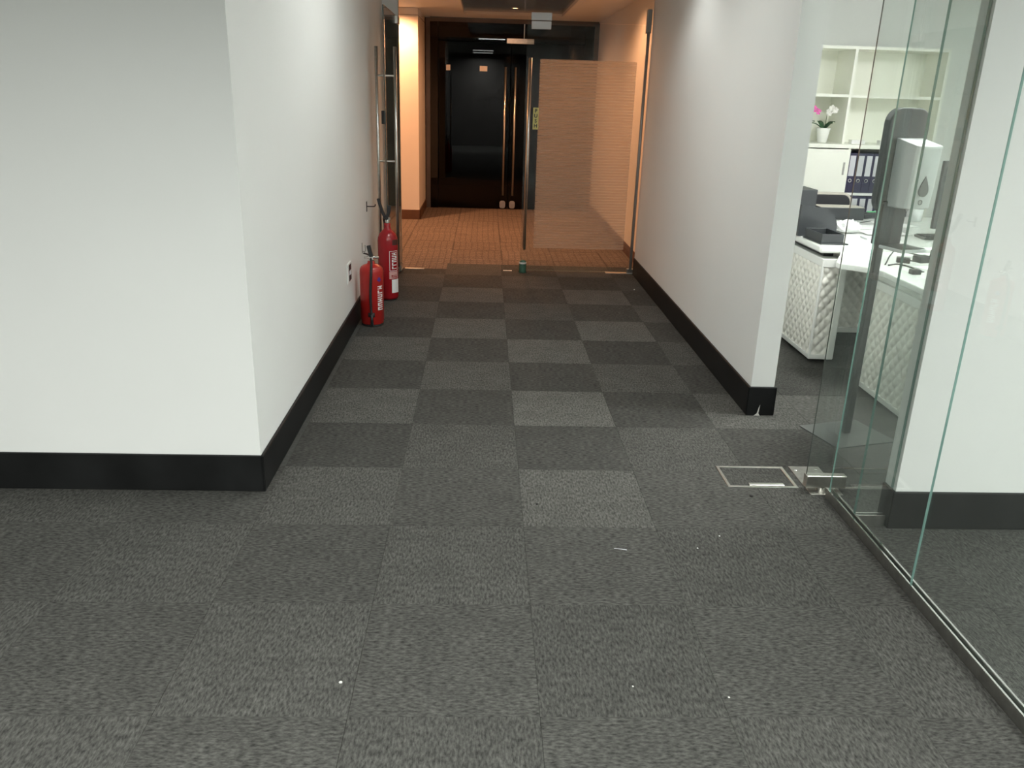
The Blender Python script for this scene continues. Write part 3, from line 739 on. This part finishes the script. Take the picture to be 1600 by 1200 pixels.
obj('panel_frame', bm, 'white', dk)
quilt('quilted_side', 3.126, 4.30, 0.05, 0.60, 1.889, 'x', -1, dk)
quilt('quilted_end', 1.880, 1.992, 0.05, 0.60, 3.129, 'y', -1, dk, dw=0.062)
bx('spacer', 'black', dk, 1.93, 1.99, 3.25, 4.2, 0.645, DT - 0.048)
for y in (3.2, 4.2):
    obj('foot', lathe(bm_new(), [(0.012, 0), (0.016, 0.004), (0.016, 0.022)], 14, 2.0, y), 'chrome', dk)
bx('modesty_panel', 'white', dk, 2.025, 3.7, 3.80, 3.825, 0.02, 0.66)
bx('bottom_rail', 'white', dk, 2.025, 3.7, 3.785, 3.80, 0.012, 0.05, bev=0.002, seg=1)
quilt('quilted_back', 2.03, 3.0, 0.05, 0.64, 3.80, 'y', -1, dk)
bx('end_leg', 'white', dk, 3.75, 3.85, 3.2, 4.4, 0.0, DT - 0.048, bev=0.004)

dk2 = thing('office_desk', 'white side desk with a long quilted panel, holding cables and adapters', 'desk', 'quilted white desks')
ZT = 0.703
bm = prism(bm_new(), [(1.955, 1.50), (1.955, 2.50), (1.930, 2.60), (1.870, 2.67), (1.805, 2.71), (1.80, 2.76), (1.86, 2.88), (1.93, 3.02), (1.97, 3.115), (3.0, 3.115), (3.0, 1.50)], ZT - 0.035, ZT, 'z', 0.006)
obj('desk_top', bm, 'white_gloss', dk2)
bx('pedestal', 'white', dk2, 2.003, 2.42, 1.53, 2.655, 0.02, ZT - 0.036, bev=0.003, seg=1)
bm = bm_new()
for a in ((1.99, 2.006, 1.525, 2.66, 0.014, 0.045), (1.985, 2.006, 1.525, 2.66, 0.585, 0.63), (1.99, 2.006, 2.635, 2.66, 0.045, 0.585)):
    box(bm, *a, bev=0.003, seg=1)
obj('panel_frame', bm, 'white', dk2)
quilt('quilted_side', 1.53, 2.64, 0.045, 0.585, 2.003, 'x', -1, dk2)
for y in (1.6, 2.6):
    obj('foot', lathe(bm_new(), [(0.012, 0), (0.016, 0.004), (0.016, 0.022)], 14, 2.04, y), 'chrome', dk2)
bx('end_leg', 'white', dk2, 2.9, 2.95, 1.6, 2.7, 0.0, ZT - 0.036, bev=0.004)

# things on the desks
t = thing('desk_tray', 'low black desk tray at the front corner of the quilted desk', 'tray', None, (1.865, 3.16, DT), math.radians(2))
bx('bottom', 'charcoal', t, -0.006, 0.165, -0.012, 0.26, 0.0, 0.008, bev=0.002)
for a in ((0, 0.138, 0, 0.006), (0, 0.006, 0.006, 0.25), (0.132, 0.138, 0.006, 0.25), (0.006, 0.132, 0.244, 0.25)):
    bx('side', 'charcoal', t, *a, 0.008, 0.062, bev=0.0015, seg=1)
t = thing('magazine_holder', 'black magazine holder with a curved cut-away front behind the tray', 'file holder', None, (1.835, 3.47, DT))
cur = [(0, 0), (0.245, 0), (0.245, 0.06)] + [(0.245 - 0.165 * (1 - math.cos(k / 8 * PI / 2)) , 0.06 + 0.125 * math.sin(k / 8 * PI / 2)) for k in range(1, 9)] + [(0, 0.195)]
obj('front_panel', prism(bm_new(), cur, 0.0, 0.005, 'y'), 'charcoal', t)
obj('back_panel', prism(bm_new(), cur, 0.30, 0.305, 'y'), 'charcoal', t)
bx('side_panel', 'charcoal', t, 0, 0.005, 0.005, 0.30, 0, 0.195)
bx('bottom_panel', 'charcoal', t, 0.005, 0.245, 0.005, 0.30, 0, 0.005)
t = thing('box_file', 'upright black box file behind the magazine holder', 'box file', None, (2.06, 4.02, DT))
bx('case', 'charcoal', t, -0.04, 0.085, 0, 0.25, 0, 0.235, bev=0.003)
bx('spine_label', 'paper_grey', t, 0.005, 0.04, -0.0012, -0.0002, 0.02, 0.07)
t = thing('desk_divider', 'low dark box standing across the desk behind the papers', 'desk organizer', None, (2.28, 4.27, DT))
bx('case', 'charcoal', t, 0, 0.335, 0, 0.16, 0, 0.088, bev=0.004)
bx('rim', 'beige', t, 0.004, 0.331, 0.004, 0.156, 0.0885, 0.0915)
# office chair behind the desk
t = thing('office_chair', 'dark office chair with pale rimmed backrest behind the desk', 'chair', None, (2.42, 4.66, 0))
obj('backrest', prism(bm_new(), rrect(-0.24, 0.24, 0.50, 0.87, 0.06), -0.02, 0.02, 'y', 0.008), 'fabric_dark', t)
pp = rrect(-0.245, 0.245, 0.495, 0.875, 0.062)
obj('back_frame', tube(bm_new(), [(x, 0, z) for x, z in pp] + [(pp[0][0], 0, pp[0][1])], 0.014, 8, False), 'beige', t)
obj('seat', prism(bm_new(), rrect(-0.24, 0.24, 0.0, 0.40, 0.06), 0.42, 0.48, 'z', 0.012), 'fabric_dark', t)
obj('column', lathe(bm_new(), [(0.025, 0.08), (0.025, 0.42)], 16, 0, 0.20), 'chrome', t)
for k in range(5):
    a = 2 * PI * k / 5 + 0.3
    lg = obj('leg', tube(bm_new(), [(0, 0.20, 0.1), (0.22 * math.cos(a), 0.20 + 0.22 * math.sin(a), 0.07)], 0.018, 8), 'black', t)
    obj('castor', lathe(bm_new(), [(0, 0), (0.022, 0.004), (0.026, 0.025), (0.02, 0.05), (0, 0.055)], 12, 0.22 * math.cos(a), 0.20 + 0.22 * math.sin(a)), 'black', lg)
# papers
def sheet(x, y, rz, w, l, z, label, mat='paper', th=0.0012, group=None):
    bm = bm_new(); n = 6
    G = [[bm.verts.new((-w / 2 + w * i / n, -l / 2 + l * j / n, 0.002 * math.sin(i * 1.3 + j) ** 2)) for j in range(n + 1)] for i in range(n + 1)]
    for i in range(n):
        for j in range(n): bm.faces.new((G[i][j], G[i + 1][j], G[i + 1][j + 1], G[i][j + 1])).smooth = True
    g = bmesh.ops.extrude_face_region(bm, geom=bm.faces[:])
    bmesh.ops.translate(bm, vec=(0, 0, th), verts=[v for v in g['geom'] if isinstance(v, bmesh.types.BMVert)])
    o = obj('paper_sheet', bm, mat); o.location = (x, y, z); o.rotation_euler = (0, 0, rz)
    return tag(o, label, 'paper', group)
sheet(2.36, 3.80, 0.15, 0.21, 0.297, DT + 0.001, 'white paper sheet lying left of the desk papers')
sheet(2.52, 3.90, -0.1, 0.30, 0.21, DT + 0.004, 'wide white paper sheet in front of the low dark box')
sheet(2.47, 3.66, 0.05, 0.297, 0.21, DT + 0.0068, 'front white paper sheet nearest the desk edge')
sheet(2.75, 4.1, 0.3, 0.21, 0.297, DT + 0.001, 'white paper sheet behind the sanitizer dispenser')
bm = bm_new(); box(bm, -0.11, 0.11, -0.05, 0.05, 0, 0.012, bev=0.002)
o = tag(obj('notebook', bm, 'plastic_white'), 'pale notebook between the papers and the desk edge', 'notebook'); o.location = (2.35, 3.42, DT)
# crumpled tissue
bm = bm_new(); bmesh.ops.create_icosphere(bm, subdivisions=3, radius=1.0)
rnd = random.Random(4)
for v in bm.verts:
    k = 0.75 + 0.5 * rnd.random(); v.co = Vector((v.co.x * 0.085 * k, v.co.y * 0.075 * k, (v.co.z * 0.5 + 0.5) * 0.075 * k))
o = tag(obj('crumpled_tissue', bm, 'tissue'), 'crumpled white tissue between magazine holder and papers', 'tissue'); o.location = (2.235, 3.66, DT)
bm = bm_new(); prism(bm, [(0, 0), (0.2, 0.03), (0.2, 0.06), (0, 0.032)], 0.0, 0.10, 'y', 0.002)
t = tag(obj('green_folder', bm, 'charcoal'), 'dark desk caddy with a green edge behind the papers', 'desk caddy'); t.location = (2.66, 4.36, DT)
bx('green_edge', 'greenfolder', t, 0.01, 0.19, -0.004, -0.0005, 0.05, 0.058)
# cables, adapters
def cable(name, pts, r, label, z=DT, mat='black'):
    return tag(obj(name, tube(bm_new(), smooth_path(pts, 8), r, 8), mat), label, 'cable')
zc = ZT + 0.005
cable('cable', [(2.04, 2.68, zc), (2.12, 2.80, zc + 0.03), (2.22, 2.93, zc + 0.035), (2.32, 2.90, zc + 0.02), (2.42, 2.96, zc)], 0.004, 'black cable looping over the side desk edge')
cable('cable', [(2.05, 2.66, zc), (2.12, 2.70, zc), (2.15, 2.62, zc), (2.14, 2.54, zc), (2.11, 2.485, zc)], 0.004, 'black cable running to the small adapter')
cable("cable", [(2.365, 2.83, zc + 0.02), (2.42, 2.90, zc + 0.06), (2.52, 2.86, zc + 0.03), (2.60, 2.75, zc)], 0.004, 'black cable arching behind the square adapter')
cable('cable', [(2.18, 3.96, DT + .003), (2.26, 4.16, DT + 0.03), (2.40, 4.15, DT + .02), (2.42, 4.02, DT + .012), (2.62, 4.16, DT + .014)], 0.003, 'thin dark cable lying before the low dark box')
def adapter(x, y, w, l, h, rz, label):
    t = thing('power_adapter', label, 'adapter', None, (x, y, ZT), rz)
    bx('case', 'black', t, -w / 2, w / 2, -l / 2, l / 2, 0, h, bev=0.004)
    obj('cord_stub', tube(bm_new(), [(w / 2, 0, h / 2), (w / 2 + 0.025, 0, h / 2)], 0.004, 8), 'black', t)
adapter(2.31, 2.80, 0.085, 0.07, 0.035, 0.2, 'square black power adapter on the side desk')
adapter(2.185, 2.775, 0.07, 0.05, 0.028, -0.4, 'flat black power adapter under the looping cable')
adapter(2.09, 2.45, 0.05, 0.04, 0.026, 0.1, 'small black power adapter near the side desk edge')
for x, y, rz, k in ((2.28, 2.58, 0.3, 'right of the small power adapter'),):
    sheet(x, y, rz, 0.15, 0.20, ZT + 0.0005, 'crumpled white sheet ' + k)
# keyboard and monitor
t = thing('keyboard', 'grey keyboard lying before the monitor', 'keyboard', None, (2.86, 3.50, DT), 0.0)
bx('case', 'charcoal_lt', t, -0.22, 0.22, -0.07, 0.07, 0, 0.016, bev=0.005)
kme = None
for r in range(4):
    for c in range(13):
        if kme is None:
            b = box(bm_new(), -0.013, 0.013, -0.012, 0.012, 0.0162, 0.022); k0 = obj('key', b, 'charcoal', t); kme = k0.data
            k0.location = (-0.195 + 0.0325 * c, -0.048 + 0.032 * r, 0)
        else:
            k1 = bpy.data.objects.new('key', kme); C.objects.link(k1); k1.parent = t; k1.location = (-0.195 + 0.0325 * c, -0.048 + 0.032 * r, 0)
t = thing('monitor', 'dark computer monitor mostly hidden by the white wall edge', 'monitor', None, (2.62, 3.33, DT), 0.0)
bx('screen', 'charcoal', t, 0.0, 0.52, 0.0, 0.03, 0.085, 0.495, bev=0.004)
bx('bezel', 'black', t, 0.006, 0.514, 0.0302, 0.032, 0.095, 0.488)
bx('stand_neck', 'charcoal', t, 0.24, 0.28, 0.005, 0.025, 0.01, 0.10)
obj('stand_base', prism(bm_new(), rrect(0.15, 0.37, -0.08, 0.11, 0.03), 0.0, 0.012, 'z', 0.003), 'charcoal', t)
t = thing('cup', 'glass cup of pens partly behind the dispenser', 'cup', None, (3.02, 4.3, DT))
obj('body', lathe(bm_new(), [(0, 0.002), (0.036, 0.0), (0.042, 0.09), (0.039, 0.09), (0.033, 0.008), (0, 0.008)], 20), 'plastic_white', t)
for k, (a, b) in enumerate(((0.01, 0.02), (-0.015, 0.0), (0.0, -0.018))):
    obj('pen', tube(bm_new(), [(a * 0.5, b * 0.5, 0.012), (a * 1.8, b * 1.8, 0.15)], 0.004, 6), 'black', t)

# ------------------------------------------------------------------ shelf unit
SF, SU = 5.15, 5.23            # fronts of the lower cabinet and of the open shelves
cab = thing('shelf_unit', 'cream shelf unit with open shelves above a cabinet on the back wall', 'shelf unit')
x0s, xd, x1s = 1.93, 2.78, 3.545
bx('back_panel', 'cream', cab, x0s, x1s, 5.575, 5.595, 0.0, 1.97)
for x in (x0s, xd - 0.011, x1s - 0.022):
    bx('upright', 'cream', cab, x, x + 0.022, SU, 5.575, 1.222, 1.945)
bx('top_shelf', 'cream', cab, x0s, x1s, SU, 5.575, 1.945, 1.968)
for a, b in ((x0s + 0.022, xd - 0.011), (xd + 0.011, x1s - 0.022)):
    bx('shelf', 'cream', cab, a, b, SU + 0.004, 5.575, 1.583, 1.605)
bx('counter', 'cream', cab, x0s, x1s + 0.004, SF - 0.012, 5.575, 1.190, 1.222, bev=0.002, seg=1)
for x in (x0s, 2.80, x1s - 0.022): bx('cabinet_side', 'cream', cab, x, x + 0.022, SF, 5.575, 0.0, 1.190)
dr = bx('sliding_door', 'cream', cab, x0s + 0.022, 2.803, SF - 0.008, SF + 0.012, 0.05, 1.182)
bx('handle', 'steel_dark', dr, 2.772, 2.786, SF - 0.0135, SF - 0.0082, 0.98, 1.08)
bx('plinth', 'white', cab, x0s + 0.022, x1s - 0.022, SF + 0.03, SF + 0.05, 0.0, 0.06)
for z in (0.815, 0.47, 0.10): bx('cabinet_shelf', 'white', cab, 2.822, x1s - 0.022, SF + 0.02, 5.575, z, z + 0.02)
proto = None
def make_binder():
    o = thing('ring_binder', '', 'binder')
    obj('cover', box(bm_new(), -0.034, 0.034, 0.0, 0.28, 0.0, 0.318, bev=0.002, seg=1), 'navy', o)
    obj('spine_label', box(bm_new(), -0.022, 0.024, -0.0012, -0.0002, 0.135, 0.297), 'paper_grey', o)
    obj('finger_ring', tube(bm_new(), [(0.0125 * math.cos(2 * PI * i / 18), -0.0015, 0.098 + 0.0125 * math.sin(2 * PI * i / 18)) for i in range(19)], 0.0028, 6, False), 'steel', o)
    return o
def copy_tree(o):
    c = o.copy(); C.objects.link(c)
    for ch in o.children:
        k = ch.copy(); C.objects.link(k); k.parent = c
    return c
ordn = ('first', 'second', 'third', 'fourth', 'fifth', 'sixth', 'seventh', 'eighth', 'ninth', 'tenth')
protob = make_binder()
for row, (zb, nm) in enumerate(((0.836, 'upper'), (0.491, 'lower'))):
    for k in range(10):
        b = protob if (row == 0 and k == 0) else copy_tree(protob)
        b.location = (2.862 + 0.0692 * k, SF + 0.025 + random.uniform(0, 0.006), zb)
        b['label'] = 'navy ring binder with grey label, %s from left in the %s cabinet row' % (ordn[k], nm)
        b['group'] = 'navy binders in the cabinet'
def orchid(x, y, mat, label, seed, sp):
    rnd = random.Random(seed)
    t = thing('potted_orchid', label, 'orchid', 'orchids on the shelf', (x, y, 1.222))
    pot = obj('pot', lathe(bm_new(), [(0, 0.0), (0.034, 0.0), (0.037, 0.003), (0.054, 0.108), (0.056, 0.116), (0.053, 0.118), (0.050, 0.104), (0, 0.104)], 32), 'pot', t)
    for a, L, up in ((2.9, 0.11, 0.045), (0.35, 0.10, 0.06), (-1.2, 0.08, 0.05), (1.9, 0.08, 0.06)):
        bm = bm_new(); rows = []
        for i in range(8):
            s = i / 7; w = 0.026 * math.sin(PI * min(1, 0.12 + s * 0.88)) ** 0.7
            cx = 0.01 + L * s; cz = 0.105 + up * math.sin(s * PI * 0.62)
            rows.append([bm.verts.new((cx * math.cos(a) - q * w * math.sin(a), cx * math.sin(a) + q * w * math.cos(a), cz + abs(q) * 0.006)) for q in (-1, 0, 1)])
        for A, B in zip(rows, rows[1:]):
            for k in range(2): bm.faces.new((A[k], A[k + 1], B[k + 1], B[k])).smooth = True
        g = bmesh.ops.extrude_face_region(bm, geom=bm.faces[:])
        bmesh.ops.translate(bm, vec=(0, 0, 0.002), verts=[v for v in g['geom'] if isinstance(v, bmesh.types.BMVert)])
        obj('leaf', bm, 'leaf', t)
    st = smooth_path([(0, 0, 0.1), (0.008, -0.004, 0.17), (0.014 * sp, -0.006, 0.235), (0.05 * sp, -0.012, 0.275), (0.085 * sp, -0.02, 0.245)], 5)
    obj('stem', tube(bm_new(), st, 0.0026, 6), 'stem', t)
    for i, p in enumerate(st[9::2]):
        bm = bm_new(); c = p + Vector((rnd.uniform(-.012, .012), -0.012, rnd.uniform(-.012, .012)))
        for k in range(5):
            a = 2 * PI * k / 5 + rnd.random() * 0.4; L = 0.026
            cv = bm.verts.new(c); pv = []
            for q in (-0.55, 0, 0.55):
                rr = L * (0.75 if q else 1.0)
                pv.append(bm.verts.new(c + Vector((rr * math.cos(a + q), -0.006, rr * math.sin(a + q)))))
            bv = [bm.verts.new(v.co + Vector((0, 0.002, 0))) for v in [cv] + pv]
            f = [cv] + pv
            bm.faces.new(f); bm.faces.new(bv[::-1])
            for q in range(4): bm.faces.new((f[q], f[(q + 1) % 4], bv[(q + 1) % 4], bv[q]))
        obj('flower', bm, mat, t)
orchid(2.645, 5.34, 'petal', 'white orchid in a white pot on the cream shelf', 2, 0.9)
orchid(2.475, 5.35, 'pink', 'pink orchid beside the white one, half hidden by the wall edge', 5, 1.15)
for x, w, k in ((2.925, 0.115, 'left'), (3.165, 0.115, 'right')):
    o = thing('small_box', 'small white box on the cream shelf, %s of the two' % k, 'box', 'small white boxes', (x, 5.27, 1.222))
    bx('carton', 'paper', o, -w / 2, w / 2, 0, 0.06, 0, 0.030, bev=0.002)
    bx('flap', 'white', o, -w / 2 + 0.002, w / 2 - 0.002, 0.002, 0.058, 0.0302, 0.0315)

# ------------------------------------------------------------------ crumbs on the carpet
tag(obj('lint_thread', tube(bm_new(), [(0.32, 0.845, 0.002), (0.345, 0.839, 0.003), (0.365, 0.835, 0.002)], 0.0011, 6), 'paper_grey'), 'short pale thread lying on the near carpet', 'lint')
def crumb(x, y, r, mat, label):
    bm = bm_new(); bmesh.ops.create_icosphere(bm, subdivisions=1, radius=r)
    for v in bm.verts: v.co.z = max(0, v.co.z * 0.6 + r * 0.4); v.co.x *= random.uniform(0.7, 1.3)
    o = obj('crumb', bm, mat); o.location = (x, y, 0); tag(o, label, 'crumb', 'crumbs on the carpet')
for x, y, r, mt, lb in ((0.729, 0.942, 0.0035, 'lint', 'white speck below the floor box, farther of two'), (0.625, 0.853, 0.0035, 'lint', 'white speck below the floor box, nearer of two'),
                        (1.114, 5.044, 0.008, 'lint', 'white crumb near the right skirting by the doors'), (0.062, 1.178, 0.006, 'scuff', 'dark crumb on the light tile in mid corridor'),
                        (0.95, 1.267, 0.008, 'scuff', 'dark crumb just below the floor box'), (-0.539, 0.128, 0.005, 'lint', 'pale crumb on the near carpet at left'),
                        (0.264, 0.116, 0.003, 'lint', 'tiny white speck on the near carpet at centre'), (0.52, 0.073, 0.003, 'lint', 'tiny white speck on the near carpet right of centre')):
    crumb(x, y, r, mt, lb)
